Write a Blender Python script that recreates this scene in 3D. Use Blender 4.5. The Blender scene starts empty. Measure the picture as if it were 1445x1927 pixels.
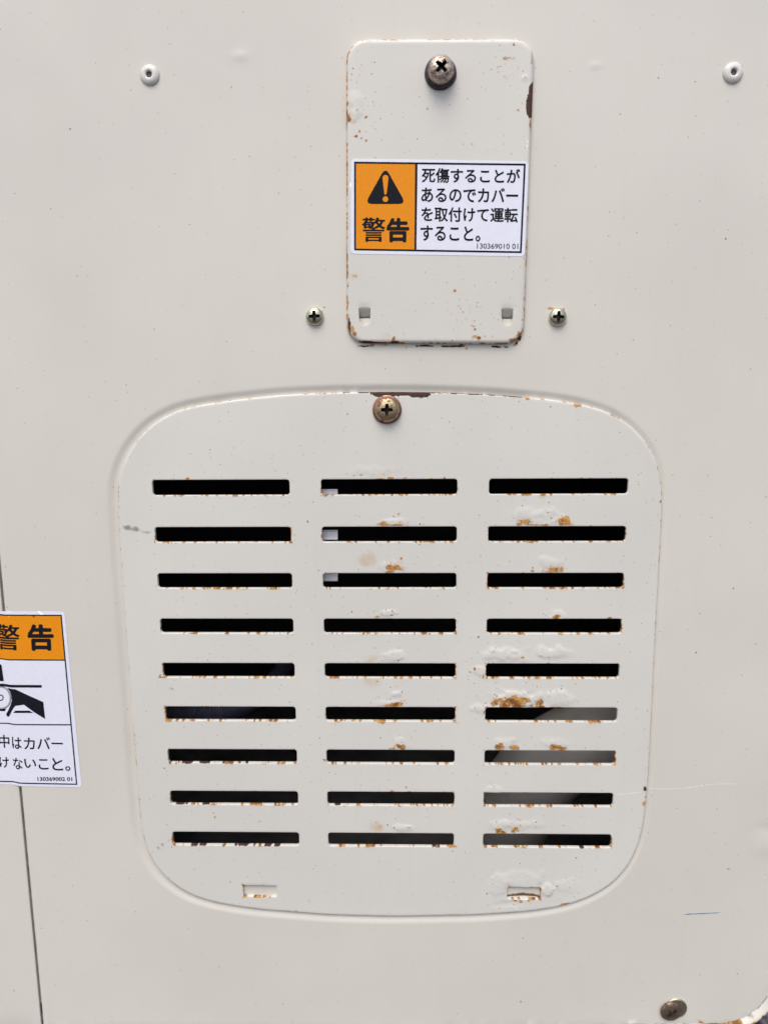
import bpy, bmesh, math, random
import numpy as np
from mathutils import Vector, Matrix
from mathutils.geometry import delaunay_2d_cdt

# ------------------------------------------------------------------ camera, light, exposure
SC = bpy.context.scene
COL = SC.collection
D = 320.0                    # mm from the lens to the panel plane
HCAM = 0.62                  # lens height above the ground, m
F, CX, CY = 1447.0, 722.5, 963.5
PITCH, YAW, ROLL = math.radians(9.7323), math.radians(-1.2766), math.radians(0.3721)
cp, sp, cy_, sy_, cr, sr = (math.cos(PITCH), math.sin(PITCH), math.cos(YAW), math.sin(YAW), math.cos(ROLL), math.sin(ROLL))
ROT = (np.array([[cy_, 0, sy_], [0, 1, 0], [-sy_, 0, cy_]]) @ np.array([[1, 0, 0], [0, cp, sp], [0, -sp, cp]])
       @ np.array([[cr, -sr, 0], [sr, cr, 0], [0, 0, 1]]))          # columns: right, down, forward in (x, down, depth)

cam = bpy.data.cameras.new('camera')
cam.sensor_fit = 'HORIZONTAL'; cam.sensor_width = 36.0; cam.lens = 36.0 * F / 1445.0
cam.clip_start = 0.01; cam.clip_end = 500
cam.dof.use_dof = True; cam.dof.focus_distance = 0.322; cam.dof.aperture_fstop = 15
camo = bpy.data.objects.new('camera', cam); COL.objects.link(camo)
def _w(v): return Vector((v[0], v[2], -v[1]))
M4 = Matrix.Identity(4)
for i, v in enumerate((_w(ROT[:, 0]), -_w(ROT[:, 1]), -_w(ROT[:, 2]))):
    for k in range(3): M4[k][i] = v[k]
M4.translation = (0, -D / 1000, HCAM)
camo.matrix_world = M4
SC.camera = camo

SUN_EL, SUN_AZ = math.radians(58), math.radians(12)      # soft high light, a little to the left of the lens
world = bpy.data.worlds.new('World'); SC.world = world; world.use_nodes = True
wn = world.node_tree.nodes; wl = world.node_tree.links
sky = wn.new('ShaderNodeTexSky'); sky.sky_type = 'NISHITA'; sky.sun_disc = False
sky.sun_elevation = SUN_EL; sky.sun_rotation = math.radians(180) + SUN_AZ
sky.air_density = 1.0; sky.dust_density = 4.0; sky.ozone_density = 1.0
wl.new(sky.outputs[0], wn['Background'].inputs[0]); wn['Background'].inputs[1].default_value = 0.15
sun = bpy.data.lights.new('sun', 'SUN'); sun.energy = 1.1; sun.angle = math.radians(40); sun.color = (1.0, 0.985, 0.96)
suno = bpy.data.objects.new('sun', sun); COL.objects.link(suno)
sd = Vector((-math.sin(SUN_AZ) * math.cos(SUN_EL), -math.cos(SUN_AZ) * math.cos(SUN_EL), math.sin(SUN_EL)))
suno.rotation_euler = sd.to_track_quat('Z', 'Y').to_euler()
vs = SC.view_settings; vs.view_transform = 'Standard'; vs.look = 'None'; vs.gamma = 1.0; vs.use_curve_mapping = False
vs.exposure = 0.42

# ------------------------------------------------------------------ helpers
def plan(u, v, h=0.0):
    """a reading taken off the photograph (u, v) -> panel millimetres (x, down) on the plane h mm proud of the panel"""
    q = np.array([(u - CX) / F, (v - CY) / F, 1.0]) @ ROT.T
    return q[0] / q[2] * (D - h), q[1] / q[2] * (D - h)
def planA(P, h=0.0):
    P = np.asarray(P, float)
    q = np.stack([(P[:, 0] - CX) / F, (P[:, 1] - CY) / F, np.ones(len(P))], 1) @ ROT.T
    return q[:, :2] / q[:, 2:] * (D - h)
def px_per_mm(u, v):
    a = plan(u, v); b = plan(u + 1, v); return 1.0 / (b[0] - a[0])

def hash2(ix, iy, seed):
    n = (ix.astype(np.int64) * 374761393 + iy.astype(np.int64) * 668265263 + seed * 1442695041) & 0xffffffff
    n = ((n ^ (n >> 13)) * 1274126177) & 0xffffffff
    return ((n ^ (n >> 16)) & 0xffff) / 65535.0
def vnoise(P, s, seed=0):
    x = P[:, 0] * s; y = P[:, 1] * s
    ix = np.floor(x); iy = np.floor(y); fx = x - ix; fy = y - iy
    fx = fx * fx * (3 - 2 * fx); fy = fy * fy * (3 - 2 * fy)
    a = hash2(ix, iy, seed); b = hash2(ix + 1, iy, seed); c = hash2(ix, iy + 1, seed); d = hash2(ix + 1, iy + 1, seed)
    return (a * (1 - fx) + b * fx) * (1 - fy) + (c * (1 - fx) + d * fx) * fy
def fbm(P, s, seed=0, o=3):
    t = 0; a = 0.5; w = 0
    for k in range(o):
        t = t + a * vnoise(P, s * 2 ** k, seed + 17 * k); w += a; a *= 0.55
    return t / w
def sstep(a, b, x):
    t = np.clip((x - a) / (b - a), 0, 1); return t * t * (3 - 2 * t)
def seg_dist(P, A, B):
    d = B - A; L = max(float(d @ d), 1e-9)
    t = np.clip(((P - A) @ d) / L, 0, 1)
    return np.linalg.norm(P - (A + t[:, None] * d), axis=1)
def loop_dist(P, L, chunk=4000):
    out = np.full(len(P), 1e9); A = L; Bv = np.roll(L, -1, 0) - L; LL = (Bv ** 2).sum(1) + 1e-12
    for s in range(0, len(P), chunk):
        p = P[s:s + chunk]
        w = p[:, None, :] - A[None]
        t = np.clip((w * Bv[None]).sum(2) / LL[None], 0, 1)
        out[s:s + chunk] = np.sqrt(((w - t[:, :, None] * Bv[None]) ** 2).sum(2)).min(1)
    return out
def inside(P, L):
    r = np.zeros(len(P), bool)
    lo, hi = L.min(0), L.max(0)
    idx = np.where((P[:, 0] >= lo[0]) & (P[:, 0] <= hi[0]) & (P[:, 1] >= lo[1]) & (P[:, 1] <= hi[1]))[0]
    if not len(idx): return r
    p = P[idx]; c = np.zeros(len(idx), bool)
    for (x1, y1), (x2, y2) in zip(L, np.roll(L, -1, 0)):
        if y1 == y2: continue
        m = ((y1 > p[:, 1]) != (y2 > p[:, 1])) & (p[:, 0] < (x2 - x1) * (p[:, 1] - y1) / (y2 - y1) + x1)
        c ^= m
    r[idx] = c; return r
def area(L):
    x, y = L[:, 0], L[:, 1]; return 0.5 * np.sum(x * np.roll(y, -1) - y * np.roll(x, -1))
def ccw(L): return L if area(L) > 0 else L[::-1].copy()
def offset(L, r):
    """move a counter-clockwise loop inwards by r (negative: outwards)"""
    t = np.roll(L, -1, 0) - np.roll(L, 1, 0); t /= np.linalg.norm(t, axis=1)[:, None] + 1e-12
    n = np.stack([-t[:, 1], t[:, 0]], 1); return L + n * r
def resample(L, step):
    Q = np.vstack([L, L[:1]]); s = np.concatenate([[0], np.cumsum(np.linalg.norm(np.diff(Q, axis=0), axis=1))])
    n = max(8, int(round(s[-1] / step))); t = np.linspace(0, s[-1], n, endpoint=False)
    return np.stack([np.interp(t, s, Q[:, 0]), np.interp(t, s, Q[:, 1])], 1)
def smooth(L, k):
    for _ in range(k): L = 0.5 * L + 0.25 * (np.roll(L, 1, 0) + np.roll(L, -1, 0))
    return L
def rrect(x0, x1, y0, y1, r, step=1.0, n=6):
    P = []
    for cx, cy, a in ((x1 - r, y0 + r, -90), (x1 - r, y1 - r, 0), (x0 + r, y1 - r, 90), (x0 + r, y0 + r, 180)):
        for k in range(n + 1):
            t = math.radians(a + 90 * k / n); P.append((cx + r * math.cos(t), cy + r * math.sin(t)))
    P = np.array(P); out = []
    for a, b in zip(P, np.roll(P, -1, 0)):
        m = max(1, int(np.linalg.norm(b - a) / step))
        for k in range(m): out.append(a + (b - a) * k / m)
    return ccw(np.array(out))
def rot2(P, a, c):
    P = np.asarray(P, float) - c; ca, sa = math.cos(a), math.sin(a)
    return np.stack([P[:, 0] * ca - P[:, 1] * sa, P[:, 0] * sa + P[:, 1] * ca], 1) + c

def W(x, d, h): return (x / 1000.0, -h / 1000.0, HCAM - d / 1000.0)     # panel millimetres -> world metres

def link(name, me, mat=None, parent=None, label=None, cat=None, group=None, kind=None):
    o = bpy.data.objects.new(name, me); COL.objects.link(o)
    if mat is not None and me is not None: me.materials.append(mat)
    if parent is not None: o.parent = parent
    for k, v in (('label', label), ('category', cat), ('group', group), ('kind', kind)):
        if v: o[k] = v
    return o
def mesh_mm(name, V, faces, mat, parent=None, origin=(0, 0, 0), attrs=None, shade=True, **kw):
    """V: (n,3) of x, down, height in panel mm; origin: the mm point that becomes the object's origin"""
    V = np.asarray(V, float)
    Wv = np.stack([V[:, 0] - origin[0], -(V[:, 2] - origin[2]), -(V[:, 1] - origin[1])], 1) / 1000.0
    me = bpy.data.meshes.new(name); me.from_pydata(Wv.tolist(), [], [list(map(int, f)) for f in faces]); me.update()
    if attrs is not None:
        at = me.color_attributes.new('wear', 'FLOAT_COLOR', 'POINT'); at.data.foreach_set('color', np.ascontiguousarray(attrs, np.float32).ravel())
    if shade: me.polygons.foreach_set('use_smooth', [True] * len(me.polygons))
    o = link(name, me, mat, parent, **kw)
    o.location = W(*origin) if parent is None else (0, 0, 0)
    return o
def empty(name, x, d, h, label, cat, group=None):
    o = link(name, None, label=label, cat=cat, group=group); o.location = W(x, d, h); o.empty_display_size = 0.01
    return o

def triangulate(loops, pts):
    V = np.vstack(loops + ([pts] if len(pts) else [])); E = []; s = 0
    for L in loops:
        n = len(L); E += [(s + i, s + (i + 1) % n) for i in range(n)]; s += n
    r = delaunay_2d_cdt([Vector((float(a), float(b))) for a, b in V], E, [], 0, 1e-6)
    P = np.array([(v.x, v.y) for v in r[0]]); T = np.array([f for f in r[2] if len(f) == 3])
    mp = np.full(len(V), -1)
    for i, ol in enumerate(r[3]):
        for k in ol: mp[k] = i
    c = P[T].mean(1); ok = inside(c, loops[0])
    for L in loops[1:]: ok &= ~inside(c, L)
    T = T[ok]
    a = P[T[:, 1]] - P[T[:, 0]]; b = P[T[:, 2]] - P[T[:, 0]]; cr_ = a[:, 0] * b[:, 1] - a[:, 1] * b[:, 0]
    T = T[np.abs(cr_) > 1e-9]; cr_ = cr_[np.abs(cr_) > 1e-9]
    T[cr_ < 0] = T[cr_ < 0][:, ::-1]
    return P, T, mp

def sheet(name, loops, radii, t, h0, pts, mat, hfun=None, afun=None, rings=3, **kw):
    """a sheet of thickness t with its front face at height h0, rounded front edges and (smooth) relief hfun on the front"""
    loops = [ccw(np.asarray(L, float)) for L in loops]
    sgn = [1] + [-1] * (len(loops) - 1)
    flat = [offset(L, s * r) for L, s, r in zip(loops, sgn, radii)]
    if len(pts):
        ok = inside(pts, flat[0])
        for L in flat[1:]: ok &= ~inside(pts, L)
        pts = pts[ok]
        for L in flat:
            lo, hi = L.min(0) - 0.6, L.max(0) + 0.6
            ix = np.where((pts > lo).all(1) & (pts < hi).all(1))[0]
            if len(ix): pts = np.delete(pts, ix[loop_dist(pts[ix], L, 1500) < 0.22], 0)
    P, T, mp = triangulate(flat, pts)
    h = np.full(len(P), float(h0))
    if hfun is not None: h = h + hfun(P)
    V = [np.column_stack([P, h])]; n = len(P); Fc = [tuple(f) for f in T]
    s = 0
    for L, Lf, sg, r in zip(loops, flat, sgn, radii):
        m = len(L); prev = mp[s:s + m]; hb = h[prev]; s += m
        for k in range(1, rings + 2):
            if k <= rings:
                a = math.pi / 2 * k / rings; Q = offset(L, sg * r * (1 - math.sin(a))); hh = hb - r * (1 - math.cos(a))
            else:
                Q = L; hh = np.full(m, h0 - t)
            V.append(np.column_stack([Q, hh])); cur = np.arange(n, n + m); n += m
            for i in range(m):
                j = (i + 1) % m
                q = (prev[i], cur[i], cur[j], prev[j])
                Fc.append(q if sg > 0 else q[::-1])
            prev = cur
    V = np.vstack(V)
    A = afun(V) if afun is not None else np.zeros((len(V), 4))
    # triangles above are wound for +height when seen from the front in (x, down): flip so normals face the viewer
    Fc = [f[::-1] for f in Fc]
    return mesh_mm(name, V, Fc, mat, attrs=A, **kw)

def grid(x0, x1, y0, y1, s, jit=0.15, seed=1):
    rg = np.random.default_rng(seed)
    X, Y = np.meshgrid(np.arange(x0, x1, s), np.arange(y0, y1, s)); P = np.stack([X.ravel(), Y.ravel()], 1)
    return P + (rg.random(P.shape) - 0.5) * 2 * jit * s

# ------------------------------------------------------------------ materials
class N:
    def __init__(s, name):
        s.m = bpy.data.materials.new(name); s.m.use_nodes = True; s.t = s.m.node_tree; s.n = s.t.nodes; s.l = s.t.links
        s.b = s.n['Principled BSDF']; s.tc = s.n.new('ShaderNodeTexCoord')
    def sock(s, v, to):
        if isinstance(v, bpy.types.NodeSocket): s.l.new(v, to)
        else: to.default_value = v
    def noise(s, scale, detail=3, rough=0.55, stretch=None, out=0):
        x = s.n.new('ShaderNodeTexNoise'); x.inputs['Scale'].default_value = scale; x.inputs['Detail'].default_value = detail
        x.inputs['Roughness'].default_value = rough; v = s.tc.outputs['Object']
        if stretch:
            mp = s.n.new('ShaderNodeMapping'); mp.inputs['Scale'].default_value = stretch; s.l.new(v, mp.inputs[0]); v = mp.outputs[0]
        s.l.new(v, x.inputs['Vector']); return x.outputs[out]
    def voro(s, scale, seed=0.0):
        x = s.n.new('ShaderNodeTexVoronoi'); x.voronoi_dimensions = '2D'; x.inputs['Scale'].default_value = scale
        mp = s.n.new('ShaderNodeMapping'); mp.inputs['Location'].default_value = (seed, seed * 2.3, 0); mp.inputs['Rotation'].default_value = (math.pi / 2, 0, 0)
        s.l.new(s.tc.outputs['Object'], mp.inputs[0]); s.l.new(mp.outputs[0], x.inputs['Vector'])
        return x.outputs['Distance'], x.outputs['Color']
    def math(s, op, a, b=0.0, c=0.0, clamp=False):
        x = s.n.new('ShaderNodeMath'); x.operation = op; x.use_clamp = clamp
        s.sock(a, x.inputs[0]); s.sock(b, x.inputs[1]); s.sock(c, x.inputs[2]); return x.outputs[0]
    def ramp(s, v, a, b, lo=0.0, hi=1.0):
        x = s.n.new('ShaderNodeMapRange'); x.interpolation_type = 'SMOOTHSTEP'
        s.sock(v, x.inputs[0]); s.sock(a, x.inputs[1]); s.sock(b, x.inputs[2]); x.inputs[3].default_value = lo; x.inputs[4].default_value = hi
        return x.outputs[0]
    def mix(s, f, a, b, mode='MIX'):
        x = s.n.new('ShaderNodeMix'); x.data_type = 'RGBA'; x.blend_type = mode
        s.sock(f, x.inputs[0])
        for v, k in ((a, 6), (b, 7)):
            if isinstance(v, tuple): v = v + (1.0,) if len(v) == 3 else v
            s.sock(v, x.inputs[k])
        return x.outputs[2]
    def sep(s, v):
        x = s.n.new('ShaderNodeSeparateColor'); s.l.new(v, x.inputs[0]); return x.outputs
    def attr(s, name='wear'):
        x = s.n.new('ShaderNodeAttribute'); x.attribute_name = name; return x
    def bump(s, h, strength, dist, normal=None):
        x = s.n.new('ShaderNodeBump'); x.inputs['Strength'].default_value = strength; x.inputs['Distance'].default_value = dist
        s.l.new(h, x.inputs['Height'])
        if normal is not None: s.l.new(normal, x.inputs['Normal'])
        return x.outputs[0]
    def set(s, **k):
        for a, v in k.items():
            a = {'base': 'Base Color', 'rough': 'Roughness', 'metal': 'Metallic', 'normal': 'Normal', 'spec': 'Specular IOR Level', 'coat': 'Coat Weight'}[a]
            if isinstance(v, tuple) and len(v) == 3: v = v + (1.0,)
            s.sock(v, s.b.inputs[a])
        return s.m

def paint_material(name, base, speck=1.0, rough=0.38):
    n = N(name); at = n.attr(); c = n.sep(at.outputs['Color']); alpha = at.outputs['Alpha']
    # gentle unevenness of the old paint
    big = n.noise(9, 3); mid = n.noise(60, 4, 0.6)
    col = n.mix(n.ramp(big, 0.35, 0.68), tuple(v * 0.97 for v in base), tuple(v * 1.03 for v in base))
    col = n.mix(n.ramp(mid, 0.45, 0.8, 0, 0.10), col, tuple(v * f for v, f in zip(base, (0.93, 0.91, 0.86))))
    streak = n.noise(30, 3, 0.6, (6, 1, 0.35))
    col = n.mix(n.ramp(streak, 0.52, 0.8, 0, 0.10), col, tuple(v * f for v, f in zip(base, (0.86, 0.85, 0.80))))
    fine = n.noise(1500, 4, 0.75); fine2 = n.noise(700, 4, 0.65)
    # grime rubbed on
    col = n.mix(n.math('MULTIPLY', n.ramp(n.math('ADD', alpha, n.math('MULTIPLY', n.math('SUBTRACT', fine, 0.5), 0.9)), 0.25, 0.95), 0.75), col, (0.13, 0.125, 0.12))
    # tan bleeding stain
    st = n.ramp(n.math('ADD', c[2], n.math('MULTIPLY', n.math('SUBTRACT', fine2, 0.5), 0.45)), 0.05, 0.72)
    col = n.mix(n.math('MULTIPLY', st, 0.80), col, (0.50, 0.35, 0.15))
    # stray specks of rust and dirt
    for sc_, sd_, gate, rad, colr in ((170, 0.0, 0.76, 0.042, (0.14, 0.12, 0.10)), (230, 3.7, 0.86, 0.060, (0.24, 0.12, 0.055)), (70, 8.1, 0.80, 0.028, (0.06, 0.055, 0.05))):
        d_, cc = n.voro(sc_, sd_); rr = n.sep(cc)
        on = n.math('GREATER_THAN', rr[0], 1 - (1 - gate) * speck)
        size = n.math('MULTIPLY', rr[1], rad); size = n.math('ADD', size, rad * 0.35)
        m = n.math('MULTIPLY', n.ramp(d_, n.math('MULTIPLY', size, 0.6), size, 1.0, 0.0), on)
        m = n.math('MULTIPLY', m, n.math('ADD', n.math('MULTIPLY', rr[2], 0.55), 0.2))
        col = n.mix(m, col, colr)
    # rust
    rf = n.ramp(n.math('ADD', c[0], n.math('MULTIPLY', n.math('SUBTRACT', fine, 0.5), 1.35)), 0.18, 0.44)
    rcol = n.mix(n.ramp(fine2, 0.32, 0.62), (0.20, 0.070, 0.016), (0.56, 0.29, 0.075))
    rcol = n.mix(n.ramp(fine, 0.55, 0.70, 0, 0.65), rcol, (0.60, 0.46, 0.27))
    rcol = n.mix(n.ramp(c[0], 0.74, 0.97, 0.0, 0.8), rcol, (0.13, 0.042, 0.014))
    halo = n.ramp(c[0], 0.08, 0.6, 0, 0.35)
    col = n.mix(halo, col, (0.50, 0.33, 0.14)); col = n.mix(rf, col, rcol)
    # bare dark steel where the paint has flaked off
    df = n.ramp(n.math('ADD', c[1], n.math('MULTIPLY', n.math('SUBTRACT', fine, 0.5), 0.25)), 0.45, 0.53)
    dcol = n.mix(n.ramp(fine, 0.35, 0.65), (0.034, 0.016, 0.011), (0.088, 0.043, 0.030))
    col = n.mix(df, col, dcol)
    anyr = n.math('MAXIMUM', rf, df)
    ro = n.math('ADD', n.math('MULTIPLY', anyr, 0.45), n.ramp(mid, 0.3, 0.7, rough - 0.04, rough + 0.06))
    peel = n.noise(420, 2, 0.5)
    nb = n.bump(n.noise(16, 2, 0.5), 0.10, 0.004)
    nb = n.bump(peel, 0.035, 0.0004, nb)
    nb = n.bump(n.math('ADD', n.math('MULTIPLY', fine, anyr), n.math('MULTIPLY', df, -1.2)), 0.7, 0.00022, nb)
    return n.set(base=col, rough=ro, normal=nb, spec=0.45)

CREAM = (0.608, 0.588, 0.526)
M_PANEL = paint_material('cream_panel_paint', CREAM, 0.55)
M_COVER = paint_material('cream_cover_paint', (0.618, 0.608, 0.558), 1.7)
M_PLATE = paint_material('cream_plate_paint', (0.614, 0.599, 0.545), 1.5)

def simple(name, base, rough=0.5, metal=0.0, var=0.12, scale=300, bump=0.0, spec=0.5):
    n = N(name); f = n.noise(scale, 4, 0.6)
    col = n.mix(n.ramp(f, 0.3, 0.7), tuple(v * (1 - var) for v in base), tuple(min(1, v * (1 + var)) for v in base))
    k = dict(base=col, rough=n.ramp(f, 0.3, 0.7, rough * 0.85, min(1, rough * 1.15)), metal=metal, spec=spec)
    if bump: k['normal'] = n.bump(f, bump, 0.0004)
    return n.set(**k)
def metal(name, a, b, rust, rough, rustamt, scale=900, bumpk=0.35):
    n = N(name); f = n.noise(scale, 4, 0.65); g = n.noise(scale * 0.35, 3, 0.6); fine = n.noise(scale * 4, 3, 0.7)
    col = n.mix(n.ramp(g, 0.35, 0.65), a, b)
    rm = n.ramp(n.math('ADD', f, n.math('MULTIPLY', n.math('SUBTRACT', fine, 0.5), 0.5)), 0.62 - rustamt, 0.78 - rustamt)
    col = n.mix(rm, col, rust)
    return n.set(base=col, metal=n.math('SUBTRACT', 1.0, n.math('MULTIPLY', rm, 0.75)),
                 rough=n.math('ADD', n.ramp(fine, 0.3, 0.7, rough * 0.8, rough * 1.25), n.math('MULTIPLY', rm, 0.35)),
                 normal=n.bump(n.math('ADD', f, n.math('MULTIPLY', fine, 0.6)), bumpk, 0.0003))
M_ZINC = metal('yellowed_zinc', (0.66, 0.63, 0.47), (0.50, 0.48, 0.36), (0.12, 0.07, 0.04), 0.30, 0.0, 700, 0.2)
M_BRONZE = metal('tarnished_bronze_zinc', (0.52, 0.36, 0.25), (0.44, 0.36, 0.20), (0.15, 0.065, 0.04), 0.36, 0.12, 450, 0.5)
M_COPPER = metal('dull_copper_flange', (0.36, 0.20, 0.14), (0.26, 0.15, 0.11), (0.09, 0.04, 0.03), 0.45, 0.10, 700, 0.3)
M_PINKZINC = metal('weathered_pinkish_zinc', (0.62, 0.50, 0.45), (0.46, 0.40, 0.30), (0.085, 0.06, 0.055), 0.34, 0.13, 520, 1.0)
M_DARKW = metal('blackened_washer_steel', (0.10, 0.095, 0.12), (0.16, 0.13, 0.14), (0.035, 0.028, 0.03), 0.5, 0.2, 1300, 0.8)
M_BROWN = metal('brown_corroded_screw', (0.30, 0.23, 0.17), (0.22, 0.18, 0.12), (0.085, 0.045, 0.025), 0.45, 0.16, 700, 0.5)

M_RIVET = simple('rivet_cream_paint', (0.64, 0.62, 0.575), 0.32, 0, 0.03, 200)
M_RECESS_SHADE = simple('painted_shade_in_screw_recess', (0.022, 0.018, 0.016), 0.6, 0.2, 0.5, 900)  # near-black colour paints the shade inside the cross recesses
M_HOLE = simple('rivet_stem_steel', (0.10, 0.09, 0.08), 0.5, 0.6)
M_STICK = simple('sticker_white_vinyl', (0.72, 0.735, 0.83), 0.35, 0, 0.02, 400)
M_INK = simple('sticker_black_ink', (0.008, 0.009, 0.014), 0.6, 0, 0.25, 1500, spec=0.12)
M_BLUEBLACK = simple('sticker_blue_black_ink', (0.010, 0.016, 0.028), 0.6, 0, 0.25, 1500, spec=0.15)
M_ORANGE = simple('sticker_orange_ink', (0.74, 0.255, 0.006), 0.55, 0, 0.08, 3000, spec=0.2)
M_PEN = simple('blue_pen_ink', (0.07, 0.21, 0.40), 0.5, 0, 0.4, 2500)
M_SCR = simple('scratch_bare_primer', (0.78, 0.77, 0.74), 0.5, 0, 0.1, 1200)
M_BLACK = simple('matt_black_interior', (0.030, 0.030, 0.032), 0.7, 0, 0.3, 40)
M_SEAM = simple('dirty_shaded_paint_in_seam', (0.26, 0.24, 0.17), 0.7, 0, 0.25, 150)  # dirty cream, also dimmed to paint the shade inside the gap
M_FLOOR = simple('dusty_grey_floor', (0.16, 0.155, 0.15), 0.8, 0, 0.3, 30)
M_DUCT = simple('grey_rubber_duct', (0.42, 0.40, 0.37), 0.6, 0, 0.10, 60)
M_HOSE = simple('blue_black_hose', (0.05, 0.05, 0.085), 0.35, 0, 0.2, 200)
M_DAYLIGHT = simple('painted_daylight_white', (0.85, 0.83, 0.86), 0.4, 0, 0.03, 200)  # white that stands in for bright daylight glimpsed behind the slots
M_STEEL = simple('black_painted_steel', (0.03, 0.03, 0.032), 0.5, 0, 0.3, 60)

# ------------------------------------------------------------------ the cover outline and the slots (panel mm)
COVER = ccw(planA([(222, 923), (225, 891), (244, 848), (273, 810), (302, 788), (345, 768), (374, 763), (447, 752), (534, 743), (620, 739), (728, 737),
    (820, 738), (940, 743), (1040, 752), (1110, 764), (1160, 782), (1195, 808), (1225, 845), (1241, 884), (1246, 935), (1243, 1000), (1232, 1200),
    (1220, 1450), (1213, 1530), (1204, 1580), (1185, 1625), (1150, 1665), (1100, 1692), (1060, 1704), (1000, 1714), (900, 1721), (740, 1724),
    (620, 1721), (480, 1710), (400, 1697), (350, 1680), (310, 1650), (280, 1610), (266, 1560), (261, 1500), (243, 1250), (227, 1040)]))
COVER = smooth(resample(COVER, 1.0), 40)
COVER = resample(COVER, 0.7)
SLX = ((-104.85, -46.76), (-33.51, 23.65), (36.89, 94.68)); SLY0, SLDY, SLH = 44.15, 20.262, 6.55
SLOTS = []
for r in range(9):
    for (a, b) in SLX: SLOTS.append((a, b, SLY0 + SLDY * r - SLH / 2, SLY0 + SLDY * r + SLH / 2))
COVER_H, COVER_T = 0.55, 1.6
POCKET = -0.85

# ------------------------------------------------------------------ wear, read off the photograph spot by spot: (u, v, ru, rv, amount)
C_RUST = [(735,899,9,3,.9),(712,901,14,2.5,.6),(762,899,7,3,.7),(811,901,6,3,.6),(836,899,2.5,2.5,1),(681,893,2,2,.9),
    (722,986,12,6,.95),(745,987,34,3,.5),(750,967,2,3,1),(741,971,2,2,.7),(740,1069,17,9,.95),(735,1075,12,4,1),(755,1050,2,3,1),(655,1019,3,3,.9),
    (737,1157,4,2,.8),(738,1149,2,2,.8),(712,1160,8,2,.6),(745,1325,17,6,1),(732,1327,12,3,.9),(755,1404,11,7,1),(741,1408,8,2,.7),(737,1488,6,2.5,.9),(770,1489,6,2,.7),(764,1481,3,3,.6),
    (718,1357,12,5,.8),(745,1354,8,4,.7),(984,981,20,9,.62),(975,985,9,4,.8),(1010,987,26,3,.8),(1058,979,14,11,.9),(1062,985,16,4,1),(1045,1071,18,7,.8),(1040,1075,24,3,.9),(1002,1074,6,4,.7),(1002,1068,2,3,.8),
    (1045,1160,10,8,1),(1046,1164,11,3,1),(1146,1162,7,3,.8),(1022,930,9,5,.6),(997,930,6,3,.8),(1059,1018,4,3,1),(1007,1017,5,2,.9),
    (931,1322,9,9,.9),(966,1319,38,14,1),(950,1326,20,8,.95),(975,1327,30,5,1),(1016,1322,10,9,.92),(1018,1329,14,3,1),(1045,1331,14,2.5,.9),
    (940,1404,10,8,.9),(942,1399,6,3,1),(966,1406,13,6,.8),(1042,1405,12,8,.95),(1055,1408,12,5,.9),(938,1561,9,8,.85),(946,1566,12,4,.9),(968,1561,10,8,.9),
    (984,1236,7,3,.7),(1030,1247,7,2,.8),(893,1257,3,5,.8),(884,1264,3,2,.9),(909,1272,2,8,.5),(900,1198,5,3,.7),(910,1340,2,4,.8),
    (1066,1703,17,5,.95),(1038,1708,4,1.5,1),(992,750,6,3,.8),(1087,762,11,4,.75),(1244,928,2,10,.7),(1242,945,2,6,.7),(1213,1484,3,4,1),(1213,1499,2,4,.9),(1211,1511,3,5,.9),(1211,1538,2.5,3,1),
    (354,901,4,3,.9),(460,1004,2,1,.5),(458,1108,10,2,.6),(298,929,3,3,.8),(310,1019,8,3,.8),(292,1018,2,6,.7),(579,981,2,3,.9),(302,1270,2,4,.8),(308,1274,10,2,.8),(318,1355,6,3,.8),(310,1445,3,2,.7),(320,1424,2,10,.5),
    (325,1578,2,8,.6),(405,1538,2,3,.9),(402,1529,2,2,.7),(514,1519,2,2,.8),(440,1617,2,3,.5),
    (515,1681,5,6,.9),(463,1685,4,4,.9),(483,1686,5,3,.8),(515,1671,2,4,.8),(980,1696,4,3,.8),(970,1694,4,2,.8),(994,1694,2,3,.9),(1007,1683,8,8,.45),(960,1668,5,2,.8),(1000,1668,5,2,.7),(1018,1673,3,3,.6),
    (853,1592,10,3,.7),(850,1513,4,5,.8),(856,1270,4,4,.7),(622,1274,6,3,.8),(612,1430,3,4,.8),(628,1100,4,3,.8),(612,928,5,3,.7),(606,1010,2,8,.6),(656,1018,3,2,1),(1242,1180,1.5,30,.45),(1232,1330,1.5,40,.4)]
C_DARK = [(u_, v_, a_, b_ * 1.35, c_) for u_, v_, a_, b_, c_ in [(350,1433,17,2.2,1),(385,1433,12,2,1),(465,1433,7,2,1),(422,1434,4,1.4,.9),(342,1511,10,2,1),(366,1511,5,1.8,1),(384,1511,11,2,1),(493,1511,8,1.8,1),(367,1587,8,3,1),(381,1588,6,2,1),(443,1587,5,3,1),(459,1588,12,2.4,1),(478,1588,3,2.6,1),(503,1588,11,2.6,1),(521,1588,6,3,1),
    (633,1512,8,2.4,1),(718,1511,11,2,1),(822,1589,11,3,1),(718,1353,9,1.8,1),(737,1433,4,2.5,1),(1095,1592,5,3,1),(716,1016,12,1.4,.8),(1213,1484,2.5,3,1)]]
C_STAIN = [(690,1055,30,18,.45),(700,1240,26,13,.62),(695,1281,26,22,.40),(711,1556,26,15,.60),(712,1358,16,12,.5),(745,1356,16,6,.4),(1022,932,14,10,.5),(745,986,40,10,.4),(965,1395,16,8,.3),(740,1062,28,16,.45),(985,978,30,14,.35),(650,1020,10,10,.1),
    (735,890,60,12,.2),(1045,1066,34,12,.35),(970,1312,50,22,.35),(820,1300,60,14,.14),(640,1600,60,12,.12),(1045,1395,26,14,.3),(955,1556,30,12,.3),(1015,1440,40,16,.12),(1087,766,26,10,.3),(350,1305,30,14,.1)]
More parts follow.
